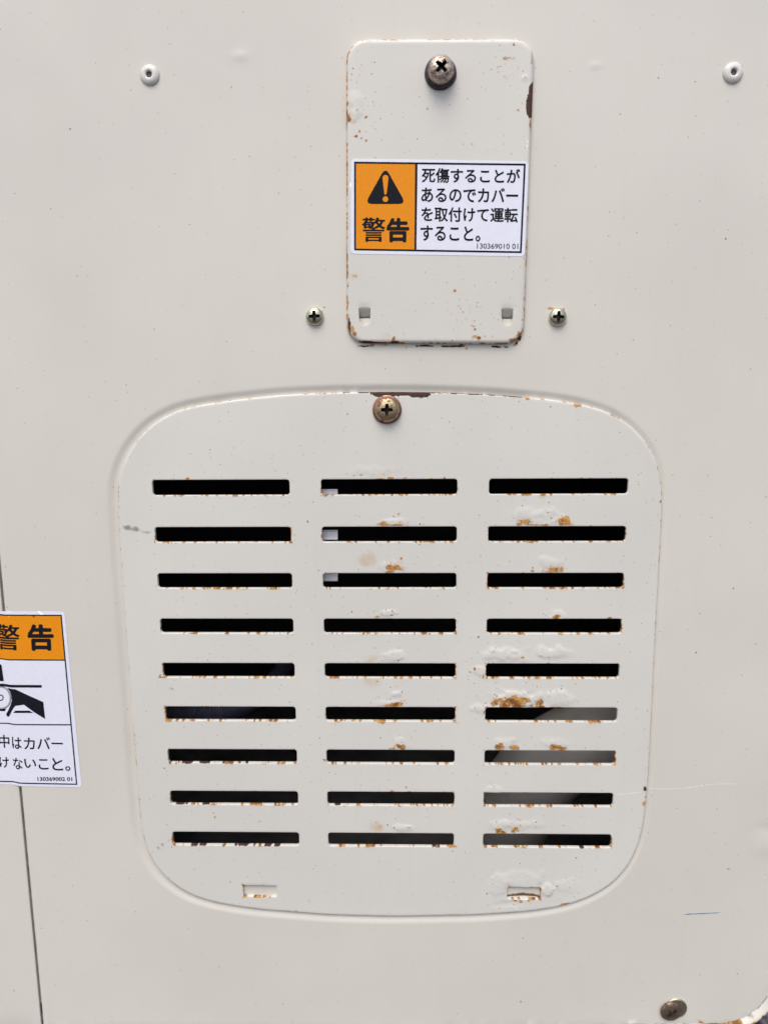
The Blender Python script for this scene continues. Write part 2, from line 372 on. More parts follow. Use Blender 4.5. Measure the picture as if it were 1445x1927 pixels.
C_GRIME = [(240,993,11,6,1),(256,996,13,8,.95),(278,1001,20,5,.7),(305,1296,13,5,.5),(326,1296,9,6,.75),(716,1027,17,9,.42),(320,857,10,4,.3),(402,829,14,8,.28),(432,838,2,5,.9),(397,860,2.5,3,.8),(364,867,2.5,2,.6),(440,842,2,3,.6),(426,826,2,6,.4),(438,803,9,2,.3),(255,850,12,6,.3),
    (630,777,28,16,.22),(840,762,36,12,.18),(950,764,36,9,.2),(1000,1640,14,4,.35),(1020,1637,6,3,.4),(582,1694,5,4,.6),(676,1697,10,3,.5),(770,1677,8,4,.35),(903,1290,20,8,.15),(450,1448,16,6,.25),(1040,1636,8,3,.3),(700,1386,2.5,2,.8),(330,1020,30,2,.2),(560,1040,20,6,.14),(1238,1030,1.5,40,.35)]
C_BLIST = [(700,886,45,12,.25),(745,982,30,9,.5),(740,1066,26,13,.45),(730,1153,18,7,.55),(741,1234,27,12,.8),(742,1307,14,14,.7),(735,1322,26,9,.5),(752,1398,22,13,.55),(755,1557,22,8,.6),(1005,968,50,17,.55),(1058,978,20,14,.5),(1030,1060,26,14,.5),(1045,1158,24,12,.5),
    (950,1232,55,16,.9),(1040,1228,40,15,.8),(905,1262,20,12,.5),(968,1312,56,20,.9),(1050,1313,34,17,.8),(905,1333,26,12,.6),(945,1400,28,13,.6),(1040,1400,26,14,.55),(930,1485,22,9,.5),(940,1553,26,13,.55),(985,1551,40,12,.45),
    (985,1655,70,20,.5),(935,1668,26,24,.45),(1030,1672,13,17,.9),(1060,1665,30,16,.4),(960,1700,36,9,-.4)]
P_RUST = [(655,197,4,6,.95),(657,226,5,8,.95),(690,223,4,3,1),(670,259,4,3,1),(677,250,2,4,.9),(689,267,3,3,.9),(683,262,2,2,.8),(706,246,2,2,.9),(653,112,2,9,.8),(652,300,2,70,.55),(652,450,2,60,.6),(654,515,3,6,.9),(655,570,3,8,.9),(719,76,5,2,.9),(820,76,28,1.8,.75),
    (996,240,3,20,.6),(999,110,2,20,.6),(965,88,2,3,.8),(980,198,2,2.5,1),(973,210,2,2.5,.8),(955,113,16,5,.35),(950,150,6,16,.18),(668,520,10,4,.28),(742,640,5,8,.75),(760,628,3,4,.4),(715,646,30,3,1),(690,643,20,3,.9),(668,628,6,8,.8),(657,605,2.5,16,.9),(663,620,5,6,.8),
    (900,636,5,4,1),(893,633,9,6,.45),(911,633,5,3,.7),(925,634,3,3,.6),(855,548,4,3,.6),(872,552,9,5,.25),(848,566,2,2,.5),(892,604,2,3,.8),(893,620,2,2,.9),(889,615,3,2,.7),(965,640,10,5,.9),(975,630,5,6,.8),(940,647,14,2.5,.8),(985,590,2,20,.5),(938,591,2,2,1),(936,602,2,2,.8),(981,602,3,5,.6),
    (677,584,2,5,.9),(679,592,2,5,.9),(694,590,2,5,.6),(682,611,3,3,.5),(960,588,2,5,.6),(946,602,3,3,.35),(655,538,2,4,.8),(700,120,1.5,2,.8),(690,108,1.5,2,.7),(850,641,4,5,.5),(655,640,.1,.1,0)]
P_DARK = [(998,178,5,18,1),(995,202,7,22,1),(1001,190,5,30,1),(716,648,30,3,1),(690,645,18,3,1),(658,612,2.4,12,.9),(1001,190,3,32,1),(742,645,8,3,.9),(652,480,1.6,26,.7),(652,225,1.6,22,.8)]
P_STAIN = [(668,234,16,3,.5),(660,215,10,24,.35),(670,520,18,10,.35),(730,634,26,10,.35),(955,113,26,9,.22),(900,632,30,9,.18),(950,150,10,24,.14),(690,200,20,30,.1)]
P_GRIME = [(850,92,16,8,.2),(712,80,2,4,.8),(880,118,2,2,.5),(920,122,3,2,.4),(965,500,2,2,.4),(700,290,2,2,.5),(730,158,1.5,1.5,.5),(705,265,2,2,.9)]
P_BLIST = [(670,205,20,34,.55),(985,150,12,10,.4)]

_rg = random.Random(12)
for (u, v, ru, rv, a) in list(C_BLIST):
    for _ in range(int(7 + 10 * abs(a))):
        C_RUST.append((u + _rg.gauss(0, ru * .75 + 6), v + _rg.gauss(0, rv * .7 + 5), _rg.uniform(.7, 1.7), _rg.uniform(.7, 1.7), _rg.uniform(.55, 1)))
for _ in range(170):
    C_RUST.append((_rg.uniform(290, 1215), _rg.uniform(890, 1640), _rg.uniform(.6, 1.4), _rg.uniform(.6, 1.4), _rg.uniform(.4, .95)))
for _ in range(60):
    P_RUST.append((_rg.uniform(656, 995), _rg.choice((_rg.uniform(85, 290), _rg.uniform(490, 640))), _rg.uniform(1.01, 1.5), _rg.uniform(.7, 1.3), _rg.uniform(.35, .9)))
for c_, n_ in (((884, 590), 30), ((950, 140), 40), ((668, 140), 26), ((900, 628), 20), ((690, 240), 16)):
    for _ in range(n_): P_RUST.append((_rg.gauss(c_[0], 16), _rg.gauss(c_[1], 16), _rg.uniform(1.01, 1.4), _rg.uniform(.6, 1.3), _rg.uniform(.35, .85)))
def px_of(V):
    q = np.column_stack([V[:, 0], V[:, 1], np.full(len(V), D)]) @ ROT
    return np.stack([CX + F * q[:, 0] / q[:, 2], CY + F * q[:, 1] / q[:, 2]], 1)
def spots_mm(S):
    out = []
    for u, v, ru, rv, a in S:
        x, d = plan(u, v); x2, _ = plan(u + ru, v); _, d2 = plan(u, v + rv); out.append((x, d, x2 - x, d2 - d, a))
    return out
def mask(P, S, seed, warp=0.65, edge=1.15, nscale=0.6):
    m = np.zeros(len(P))
    nz = fbm(P, nscale, seed, 4) - 0.5
    for x, d, rx, rd, a in spots_mm(S):
        rx = max(rx, 0.15); rd = max(rd, 0.15)
        ix = np.where((np.abs(P[:, 0] - x) < rx * 1.8 + .3) & (np.abs(P[:, 1] - d) < rd * 1.8 + .3))[0]
        if not len(ix): continue
        q = np.sqrt(((P[ix, 0] - x) / rx) ** 2 + ((P[ix, 1] - d) / rd) ** 2)
        g = 1.15 - q + nz[ix] * 2 * warp
        m[ix] = np.maximum(m[ix], a * sstep(0, edge, g))
    return m
def dense_points(S, step, pad=1.3):
    out = []
    for k, (x, d, rx, rd, a) in enumerate(spots_mm(S)):
        out.append(grid(x - rx * pad - .5, x + rx * pad + .5, d - rd * pad - .5, d + rd * pad + .5, step, 0.2, 10 + k))
    P = np.vstack(out)
    key = np.round(P / (step * 0.75)).astype(np.int64); _, i = np.unique(key, axis=0, return_index=True)
    return P[i]
def relief(P, S, seed):
    h = np.zeros(len(P)); nz = fbm(P, 0.28, seed, 3) - 0.5
    for x, d, rx, rd, a in spots_mm(S):
        ix = np.where((np.abs(P[:, 0] - x) < rx * 1.6) & (np.abs(P[:, 1] - d) < rd * 1.6))[0]
        if not len(ix): continue
        q = np.sqrt(((P[ix, 0] - x) / rx) ** 2 + ((P[ix, 1] - d) / rd) ** 2)
        h[ix] += a * 0.42 * sstep(0, 0.75, 1.05 - q + nz[ix] * 1.1)
    return np.clip(h, -0.3, 0.55)

BO = (0, 620, -200)
body = empty('machine', *BO, label='cream painted steel machine housing with dark interior, a vertical seam and a rounded lower corner', cat='machine')

# ------------------------------------------------------------------ vent cover
slot_loops = [rrect(a, b, c, d, 1.3, 0.55) for a, b, c, d in SLOTS]
def plan_rect(u0, v0, u1, v1):
    a = plan(u0, v0); b = plan(u1, v1); return a[0], b[0], a[1], b[1]
TABL = plan_rect(458, 1665.5, 521.5, 1687); TABR = plan_rect(954, 1669, 1016, 1691.5)
tab_loops = [rrect(*TABL, 0.7, 0.5), rrect(*TABR, 1.5, 0.5)]
CHIP = planA([(645,735),(696,736),(700,742),(706,746),(712,748),(730,749),(744,746),(757,744),(768,745),(780,748),(792,748.5),(803,748),(808,744),(813,738),(940,742),(930,739),(812,733),(640,733)])
CHIP2 = planA([(648,736),(700,738.3),(700,733),(645,733)])
CRACK = [planA([(288,1601),(299,1592),(310,1587),(318,1582)])]
def cover_attr(V):
    P = V[:, :2]; A = np.zeros((len(V), 4))
    rust = mask(P, C_RUST, 3); dark = mask(P, C_DARK, 5, 0.7, 0.25, 1.2)
    A[:, 2] = mask(P, C_STAIN, 7, 0.8, 1.5, 0.16); A[:, 3] = mask(P, C_GRIME, 9, 0.8, 1.2, 0.4)
    # thin rust creeping along the cut edges of the slots
    for k, (a, b, c, d) in enumerate(SLOTS + [TABL, TABR]):
        ix = np.where((P[:, 0] > a - 2) & (P[:, 0] < b + 2) & (P[:, 1] > c - 2) & (P[:, 1] < d + 2))[0]
        p = P[ix]
        qx = np.abs(p[:, 0] - (a + b) / 2) - (b - a) / 2; qy = np.abs(p[:, 1] - (c + d) / 2) - (d - c) / 2
        de = np.maximum(np.maximum(qx, qy), 0)
        e1 = vnoise(np.column_stack([p[:, 0], np.full(len(p), k * 7.3)]), 0.75, 21); e2 = vnoise(np.column_stack([p[:, 0], p[:, 1] + k * 3.1]), 1.9, 23)
        low = qy > np.maximum(qx, -0.3); bot = low & (p[:, 1] > (c + d) / 2); end = (qx > -1.4)
        lvl = np.where(bot, 0.50, np.where(end, 0.47, 0.66))
        e = sstep(lvl, lvl + 0.28, 0.55 * e1 + 0.45 * e2) * np.exp(-de / np.where(bot, 0.42, 0.30))
        rust[ix] = np.maximum(rust[ix], e * (0.9 + 0.25 * e2))
    # edge of the sheet
    ed = loop_dist(P, COVER[::2])
    e1 = fbm(P, 0.16, 31, 3); e2 = vnoise(P, 1.3, 33)
    rust = np.maximum(rust, sstep(0.52, 0.72, e1 * 0.6 + e2 * 0.45) * np.exp(-ed / 0.35) * 0.75)
    # big flake off the top edge
    near = np.where(P[:, 1] < 14)[0]
    wob = P[near] + (np.column_stack([fbm(P[near], 0.9, 41), fbm(P[near], 0.9, 42)]) - 0.5) * 1.1
    dark[near] = np.maximum(dark[near], inside(wob, CHIP) * 1.0)
    dark[near] = np.maximum(dark[near], inside(wob, CHIP2) * 1.0)
    q = px_of(V[near]); hair = (ed[near] < 0.16 + 0.25 * vnoise(P[near], .8, 45)) & (q[:, 0] > 645) & (q[:, 0] < 985) & (vnoise(P[near], .35, 46) > .28)
    dark[near] = np.maximum(dark[near], hair * 1.0)
    for L in CRACK:
        for a, b in zip(L[:-1], L[1:]):
            A[:, 3] = np.maximum(A[:, 3], 0.85 * (seg_dist(P, a, b) < 0.22 + 0.25 * vnoise(P, 1.0, 44)))
    dirt = np.exp(-ed / 0.9) * sstep(0.45, 0.8, fbm(P, 0.3, 51)) * 0.35
    A[:, 3] = np.maximum(A[:, 3], dirt)
    A[:, 0] = np.clip(rust, 0, 1); A[:, 1] = dark
    return A
def cover_relief(P):
    h = relief(P, C_BLIST, 61)
    near = P[:, 1] < 14
    h[near] -= 0.09 * inside(P[near], CHIP)
    # bulged metal round the torn hook slot
    return h
pts = [grid(-122, 112, 2, 248, 1.7), dense_points([s for s in C_RUST if s[2] * s[3] > 3], 0.42), dense_points([s for s in C_RUST if s[2] * s[3] <= 3], 0.3), dense_points(C_DARK, 0.35), dense_points([b for b in C_BLIST], 0.75),
       dense_points([g for g in C_GRIME if g[2] < 30], 0.8), grid(-27, 50, 4.6, 10.5, 0.38)]
for a, b, c, d in SLOTS:
    for o_, st in ((0.75, .5), (1.25, .8)): pts.append(rrect(a - o_, b + o_, c - o_, d + o_, 1.3 + o_, st))
for o_ in (0.9, 1.5): pts.append(offset(COVER, 0.45 + o_))
pts = np.vstack(pts); _, i_ = np.unique(np.round(pts / 0.27).astype(np.int64), axis=0, return_index=True); pts = pts[i_]
cover = sheet('vent_cover', [COVER] + slot_loops + tab_loops, [0.5] + [0.28] * 27 + [0.25, 0.4], COVER_T, COVER_H, pts, M_COVER, cover_relief, cover_attr,
      origin=(-5.3, 245, 0), label='cream louvre cover with three columns of slots and rust spots', cat='vent cover')
cover_o = (-5.3, 245, 0)

# torn lip inside the right hook slot
def lip(parent, origin):
    x0, x1, d0, d1 = TABR; V = []; Fc = []; n = 25
    for i in range(n):
        t = i / (n - 1); x = x0 + 0.3 + (x1 - x0 - 0.6) * t
        arch = math.sin(math.pi * t) ** 0.8 * 1.35 + 0.10 * math.sin(17 * t) + 0.08 * math.sin(41 * t)
        for dd, hh in ((d1 + 0.2, -1.0), (d1 - 0.55 - arch * 0.6, -0.75), (d1 - 0.8 - arch, -0.25), (d1 - 1.05 - arch, -0.28), (d1 - 1.05 - arch * 0.9, -1.02)):
            V.append((x, dd, hh))
    for i in range(n - 1):
        for k in range(4): a = i * 5 + k; Fc.append((a, a + 5, a + 6, a + 1))
    return mesh_mm('bent_lip', V, Fc, M_BROWN, parent, origin, label='torn rusty metal lip inside the hook slot')
lip(cover, cover_o)

# ------------------------------------------------------------------ main panel with the shallow pocket
POCK = smooth(resample(offset(COVER, -0.2), 1.2), 6) + np.array([-1.25, 0.35])
XR, DB, RC = 172.4, 300.6, 24.0
SEAM = -172.9
SLANT = 0.021                # the lower edge drops a little towards the seam
# square left corners, round right corners
def panel_loop():
    P = []
    def seg(a, b, st):
        a = np.array(a, float); b = np.array(b, float); m = max(1, int(np.linalg.norm(b - a) / st))
        for k in range(m): P.append(a + (b - a) * k / m)
    seg((SEAM, -230), (XR, -230), 4); seg((XR, -230), (XR, DB - RC), 4)
    for k in range(24):
        t = math.pi / 2 * k / 24; P.append(np.array([XR - RC + RC * math.cos(t), DB - RC + RC * math.sin(t)]))
    DL = DB + SLANT * (XR - RC - SEAM)
    seg((XR - RC, DB), (SEAM, DL), 2.5); seg((SEAM, DL), (SEAM, -230), 2.5)
    return ccw(np.array(P))
outer = panel_loop()
opening = rrect(-111, 101, 35.5, 216, 8, 3)
hook_slots = [rrect(*plan_rect(u - 3, v - 6, u + 25, v + 17.5), 0.5, 0.8) for u, v in ((675.5, 581), (942, 582))]
def pocket_relief(P):
    h = np.zeros(len(P))
    ix = np.where((P[:, 0] > -130) & (P[:, 0] < 120) & (P[:, 1] > -5) & (P[:, 1] < 256))[0]
    p = P[ix]; dd = loop_dist(p, POCK); dd[inside(p, POCK)] *= -1
    # rolled rim: a soft slope into the pocket
    h[ix] = POCKET * (1 - sstep(0.25, 3.7, dd))
    for u, v, ru, rv, a in ((1438, 1594, 24, 22, .26), (1440, 1560, 26, 12, -.18), (452, 104, 18, 10, .22), (1120, 122, 12, 6, .2), (1440, 1480, 40, 10, .12), (1390, 1455, 14, 6, .12)):
        x, d = plan(u, v); k = px_per_mm(u, v); q = ((P[:, 0] - x) * k / ru) ** 2 + ((P[:, 1] - d) * k / rv) ** 2
        h += a * np.exp(-q * 1.4)
    return h
PAN_RUST = [(609,578,6,4,.5),(606,584,4,6,.75),(1036,580,9,3,.45),(1060,582,3,3,.5),(930,652,9,2.2,.9),(940,653,14,1.5,.7),(972,643,3,8,.8),(968,648,4,4,.7),(868,651,12,1.6,.9),(845,651,8,1.6,1),(800,650,10,1.8,.9),(790,651,10,1.6,1),(878,655,6,2,.6),(990,250,2,10,.3),(720,648,30,2,.6),(1262,1870,10,4,.12),(1240,1880,12,6,.15)]
PAN_GRIME = [(305,160,5,6,.35),(298,162,3,3,.3),(595,612,16,8,.45),(609,600,6,16,.35),(1050,612,16,7,.4),(1032,588,6,10,.3),(1375,158,14,4,.35),(282,158,14,4,.3),(1250,1880,16,10,.25),(1290,1890,6,10,.25),(345,510,2,2,.6),(357,422,2.2,1.6,.8),(153,501,2,1.4,.8),(632,540,2,2,.9),(101,657,2,2,.6),(1371,1636,5,1.8,.8),(1249,1517,2,2,.7),(1253,1580,2,2,.7),(1355,1573,2,1.6,.7),(1300,1558,2,2,.6),(1240,1458,2,2,.7),(255,1717,3,3,.7),(1415,1495,2,1.5,.5),
    (52,1535,3,10,.3),(60,1640,3,14,.3),(133,1180,3,2,.5),(160,1326,2,2,.4)]
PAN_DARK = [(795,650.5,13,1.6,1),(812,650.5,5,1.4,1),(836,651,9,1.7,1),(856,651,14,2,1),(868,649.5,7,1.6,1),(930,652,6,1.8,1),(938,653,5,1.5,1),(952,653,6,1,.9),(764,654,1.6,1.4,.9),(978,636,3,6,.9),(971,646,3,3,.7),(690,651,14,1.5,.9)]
PAN_STAIN = [(968,715,12,30,.2),(945,700,10,22,.16),(1000,665,6,12,.25),(712,715,16,30,.10),(930,690,20,40,.10),(800,700,60,20,.08),(600,580,26,16,.14),(1048,580,26,16,.12),(960,660,26,8,.3)]
def panel_attr(V):
    P = V[:, :2]; A = np.zeros((len(V), 4))
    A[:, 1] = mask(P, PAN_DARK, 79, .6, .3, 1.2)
    A[:, 0] = mask(P, PAN_RUST, 71, .9); A[:, 2] = mask(P, PAN_STAIN, 73, .8, 1.6, .12); A[:, 3] = mask(P, PAN_GRIME, 75, .9, 1.0, .8)
    ed = np.abs(P[:, 1] - DB); n1 = fbm(P, 0.25, 77)
    low = (ed < 3) & (P[:, 0] > 140)
    A[low, 0] = np.maximum(A[low, 0], (sstep(.45, .7, n1) * np.exp(-ed / 1.0) * .8)[low])
    return A
pts = [grid(SEAM, XR, -230, DB + 8, 4.0)]
for o_ in np.arange(-1.2, 5.2, 0.4): pts.append(resample(offset(POCK, -o_), 1.3))
pts += [dense_points(PAN_RUST, 0.4), dense_points(PAN_DARK, 0.3), dense_points(PAN_GRIME, 0.45), dense_points(PAN_STAIN, 2.0)]
x_, d_ = plan(1430, 1575); pts.append(grid(x_ - 14, x_ + 14, d_ - 14, d_ + 14, 1.2)); x_, d_ = plan(452, 104); pts.append(grid(x_ - 7, x_ + 7, d_ - 5, d_ + 5, .9)); x_, d_ = plan(1120, 122); pts.append(grid(x_ - 5, x_ + 5, d_ - 4, d_ + 4, .9))
pts = np.vstack(pts); _, i_ = np.unique(np.round(pts / 0.3).astype(np.int64), axis=0, return_index=True); pts = pts[i_]
panel = sheet('front_panel', [outer, opening] + hook_slots, [0.35, 0.3, 0.15, 0.15], 1.25, 0.0, pts, M_PANEL, pocket_relief, panel_attr,
      parent=body, origin=BO, label='large cream painted steel panel')
PO = BO

def strip(name, uv, w, h, mat, parent, origin, taper=True, **kw):
    L = planA(uv); S = np.concatenate([[0], np.cumsum(np.linalg.norm(np.diff(L, axis=0), axis=1))]); n = max(3, int(S[-1] / 0.6))
    t = np.linspace(0, S[-1], n); Q = np.stack([np.interp(t, S, L[:, 0]), np.interp(t, S, L[:, 1])], 1)
    T = np.gradient(Q, axis=0); T /= np.linalg.norm(T, axis=1)[:, None]; Nn = np.stack([-T[:, 1], T[:, 0]], 1)
    wd = w * (0.45 + 0.9 * vnoise(np.column_stack([t, t * 0]), 0.8, 5)); 
    if taper: wd = wd * np.clip(np.minimum(np.arange(n), np.arange(n)[::-1]) / 3, 0.15, 1)
    V = np.vstack([np.column_stack([Q + Nn * wd[:, None] / 2, np.full(n, h)]), np.column_stack([Q, np.full(n, h + .015)]), np.column_stack([Q - Nn * wd[:, None] / 2, np.full(n, h)])])
    Fc = []
    for k in (0, 1):
        for i in range(n - 1): a = k * n + i; Fc.append((a, a + n, a + n + 1, a + 1))
    return mesh_mm(name, V, Fc, mat, parent, origin, **kw)
strip('pen_mark', [(1285, 1722.5), (1297, 1721), (1312, 1720.5), (1330, 1719.5), (1345, 1719), (1358, 1717.8)], 0.46, 0.02, M_PEN, panel, PO, label='thin blue pen line')
strip('pen_mark', [(1377, 1718), (1381, 1717.8)], 0.22, 0.02, M_PEN, panel, PO); strip('pen_mark', [(1389, 1716.5), (1397, 1715)], 0.2, 0.02, M_PEN, panel, PO)
strip('scratch', [(1214, 1486), (1226, 1485), (1262, 1485.5), (1290, 1484), (1318, 1479), (1345, 1476), (1392, 1475.5)], 0.24, 0.02, M_SCR, panel, PO, label='fine pale scratch')
strip('scratch', [(1403, 1475), (1417, 1470.5)], 0.2, 0.02, M_SCR, panel, PO)
strip('scratch', [(1155, 1495), (1180, 1493), (1212, 1489)], 0.26, COVER_H + 0.02, M_SCR, cover, cover_o, label='fine pale scratch')

# ------------------------------------------------------------------ adjoining panel left of the seam, a little further back
def adj_attr(V):
    P = V[:, :2]; A = np.zeros((len(V), 4)); ed = np.abs(P[:, 0] - SEAM)
    A[:, 3] = np.exp(-ed / 0.8) * sstep(.45, .75, fbm(P, .25, 81)) * .5; return A
al = rrect(-330, SEAM - 1.85, -230, 313, 0.5, 3)
adjp = np.vstack([grid(-330, SEAM + 6, -230, 303, 5), grid(SEAM - 3, SEAM + 2, -60, 303, 1.0)])
sheet('adjoining_panel', [al], [0.4], 1.2, -1.3, adjp, M_PANEL, None, adj_attr, parent=body, origin=BO, label='cream steel panel beyond the vertical seam')

# ------------------------------------------------------------------ rolled corner rim
def rim():
    prof = [(a * .74, b * .8 if b > -5 else b) for a, b in [(-0.6, -0.7), (0.15, -0.25), (0.9, 0.55), (1.9, 1.6), (3.0, 2.35), (4.0, 2.6), (4.7, 2.35), (5.1, 1.7), (5.3, 0.6), (5.35, -1.0), (5.35, -14.0)]]
    path = []
    for d in np.arange(-228, DB - RC, 4.0): path.append((XR, d, 1, 0))
    for k in range(33):
        t = math.pi / 2 * k / 32; path.append((XR - RC + RC * math.cos(t), DB - RC + RC * math.sin(t), math.cos(t), math.sin(t)))
    for x in np.arange(XR - RC - 1.5, -170, -1.5): path.append((x, DB + SLANT * (XR - RC - x), 0, 1))
    V = []; A = []; m = len(prof); Fc = []
    for (x, d, nx, nd) in path:
        for o_, h in prof: V.append((x + nx * o_, d + nd * o_, h))
    V = np.array(V)
    for i in range(len(path) - 1):
        for k in range(m - 1): a = i * m + k; Fc.append((a, a + 1, a + m + 1, a + m))
    P = V[:, :2] + np.column_stack([V[:, 2], V[:, 2]]) * 0.3
    n1 = fbm(P, .30, 91, 3); n2 = vnoise(P, 1.1, 93); A = np.zeros((len(V), 4)); o_idx = np.tile(np.arange(m), len(path))
    ridge = np.isin(o_idx, (5, 6, 7)); A[:, 0] = np.where(ridge, sstep(.40, .62, .5 * n1 + .5 * n2), 0)
    crease = np.isin(o_idx, (0, 1)); A[:, 3] = np.where(crease, .7 * sstep(.4, .6, n1) + .25, 0)
    u = px_of(V)
    A[:, 3] = np.maximum(A[:, 3], .95 * np.exp(-(((u[:, 0] - 1410) / 9) ** 2 + ((u[:, 1] - 1911) / 4) ** 2)))
    A[:, 3] = np.maximum(A[:, 3], .8 * np.exp(-(((u[:, 0] - 1425) / 3) ** 2 + ((u[:, 1] - 1897) / 2) ** 2)))
    A[:, 0] = np.maximum(A[:, 0], .95 * ((u[:, 0] < 1392 + 5 * n2) & (u[:, 0] > 1335)) * sstep(.2, .5, n1))
    return mesh_mm('corner_rim', V, Fc, M_PANEL, body, BO, attrs=A, label='rolled cream rim with rusty edge')
rim()

# ------------------------------------------------------------------ small access plate
PC = np.array([14.72, -71.1]); PA = math.radians(0.78)
pl = rot2(rrect(14.72 - 35.75, 14.72 + 35.75, -71.1 - 56.6, -71.1 + 56.6, 7.8, 0.8, 14), PA, PC)
PLATE_H, PLATE_T = 2.4, 2.4
def tab_loop(u0, u1, v0, v1):
    pxs = [(u0, v0), (u1, v0), (u1 - .6, (v0 + v1) / 2), (u1 - 2, v1 - 7), (u1 - 6, v1 - 2), ((u0 + u1) / 2, v1), (u0 + 6, v1 - 2), (u0 + 2, v1 - 7), (u0 + .6, (v0 + v1) / 2)]
    return ccw(resample(planA(pxs), 0.35))
ht1 = tab_loop(675.5, 697.5, 581, 613); ht2 = tab_loop(942, 964, 582, 613)
def plate_attr(V):
    P = V[:, :2]; A = np.zeros((len(V), 4))
    rust = mask(P, P_RUST, 103); A[:, 1] = mask(P, P_DARK, 105, .25, .2, 1.0)
    A[:, 2] = mask(P, P_STAIN, 107, .6, 1.4, .2); A[:, 3] = mask(P, P_GRIME, 109, .6, 1.0, .6)
    ed = loop_dist(P, pl); e1 = fbm(P, .17, 111); e2 = vnoise(P, 1.2, 113)
    wall = V[:, 2] < PLATE_H - 0.5
    rust = np.maximum(rust, sstep(.46, .66, e1 * .6 + e2 * .42) * np.exp(-ed / .5) * .85)
    loc = rot2(P, -PA, PC); bot = loc[:, 1] > -71.1 + 50; lef = loc[:, 0] < 14.72 - 34.6
    rust = np.maximum(rust, np.where(wall & (bot | lef), sstep(.42, .6, .5 * e1 + .5 * e2) * 0.95, 0))
    A[:, 0] = np.clip(rust, 0, 1); return A
pts = np.vstack([grid(-25, 55, -132, -10, 1.6), dense_points([s for s in P_RUST if s[2] > 1], .4), dense_points(P_DARK, .35), dense_points(P_BLIST, .9), dense_points(P_STAIN, 1.0), offset(pl, 2.4), offset(pl, 3.0)])
_, i_ = np.unique(np.round(pts / 0.3).astype(np.int64), axis=0, return_index=True); pts = pts[i_]
def plate_relief(P):
    h = relief(P, P_BLIST, 115)
    for L, (u, v) in ((ht1, (686, 580)), (ht2, (953, 581))):     # metal pulled in above each hook
        x, d = plan(u, v); h -= 0.35 * np.exp(-(((P[:, 0] - x) / 2.0) ** 2 + ((P[:, 1] - d) / 1.1) ** 2))
    return h
plate = sheet('access_plate', [pl, ht1, ht2], [1.6, .25, .25], PLATE_T, PLATE_H, pts, M_PLATE, plate_relief, plate_attr, rings=5,
      origin=(14.72, -14.5, 0), label='small upright cream cover plate with rounded corners and chipped rusty edges', cat='plate')
PLO = (14.72, -14.5, 0)
for u0, u1, v0 in ((675.5, 697.5, 581), (942, 964, 582)):     # hook tongues bent inwards
    a = plan(u0 + .8, v0); b = plan(u1 - .8, v0); e = plan(u0, v0 + 17.5); V = []; n = 9
    for i in range(n):
        t = i / (n - 1); d = a[1] - 0.5 + (e[1] - a[1] + 0.5) * t; h = PLATE_H - 0.12 - 4.4 * t ** 1.5
        V += [(a[0] - .15, d, h), (b[0] + .15, d, h)]
    Fc = [(2 * i, 2 * i + 1, 2 * i + 3, 2 * i + 2) for i in range(n - 1)]
    mesh_mm('hook_tongue', V, Fc, M_PLATE, plate, PLO, attrs=np.tile((0.08, 0, .15, .12), (len(V), 1)))

# ------------------------------------------------------------------ stickers
def bilin(uv, quad):
    """print layout: uv in the sticker's own 0..1 frame -> mm on the plate"""
    uv = np.asarray(uv, float); u = uv[:, :1]; v = uv[:, 1:]
    return (1 - u) * (1 - v) * quad[0] + u * (1 - v) * quad[1] + u * v * quad[2] + (1 - u) * v * quad[3]
def fold(P, Fc, xs):
    """cut a flat print along the fold lines x = xs so that print and backing bend alike"""
    bm = bmesh.new(); vs_ = [bm.verts.new((p[0], p[1], 0)) for p in P]
    for f in Fc:
        try: bm.faces.new([vs_[i] for i in f])
        except ValueError: pass
    for x in xs: bmesh.ops.bisect_plane(bm, geom=bm.verts[:] + bm.edges[:] + bm.faces[:], plane_co=(x, 0, 0), plane_no=(1, 0, 0), dist=1e-4)
    bm.verts.index_update(); P2 = np.array([v.co[:2] for v in bm.verts]); F2 = [tuple(v.index for v in f.verts) for f in bm.faces]; bm.free()
    return P2, F2
FOLDS = np.arange(-178.0, -169.5, 0.7)
FOLD_H = -1.3 * (1 - sstep(-178.0, -172.4, FOLDS))
def flat_mesh(name, loops, h, mat, parent, origin, pts=None, hf=None, **kw):
    loops = [ccw(np.asarray(L, float)) for L in loops]
    P, T, mp = triangulate(loops, pts if pts is not None else np.zeros((0, 2)))
    if hf is not None: P, T = fold(P, T, FOLDS)
    hh = np.full(len(P), h)
    if hf is not None: hh = hh + hf(P)
    return mesh_mm(name, np.column_stack([P, hh]), [tuple(t)[::-1] for t in T], mat, parent, origin, **kw)
def band(P, w):           # closed frame as outer + inner loop
    P = ccw(np.asarray(P, float)); return [P, offset_poly(P, w)]
def offset_poly(P, w):
    n = len(P); out = []
    for i in range(n):
        a, b, c = P[i - 1], P[i], P[(i + 1) % n]
        e1 = (b - a) / np.linalg.norm(b - a); e2 = (c - b) / np.linalg.norm(c - b)
        n1 = np.array([-e1[1], e1[0]]); n2 = np.array([-e2[1], e2[0]]); k = n1 + n2; k /= np.linalg.norm(k)
        out.append(b + k * w / max(0.3, float(k @ n1)))
    return np.array(out)
def dens(L, st=1.0):
    L = np.asarray(L, float); o = []
    for a, b in zip(L, np.roll(L, -1, 0)):
        m = max(1, int(np.linalg.norm(b - a) / st))
        for k in range(m): o.append(a + (b - a) * k / m)
    return np.array(o)
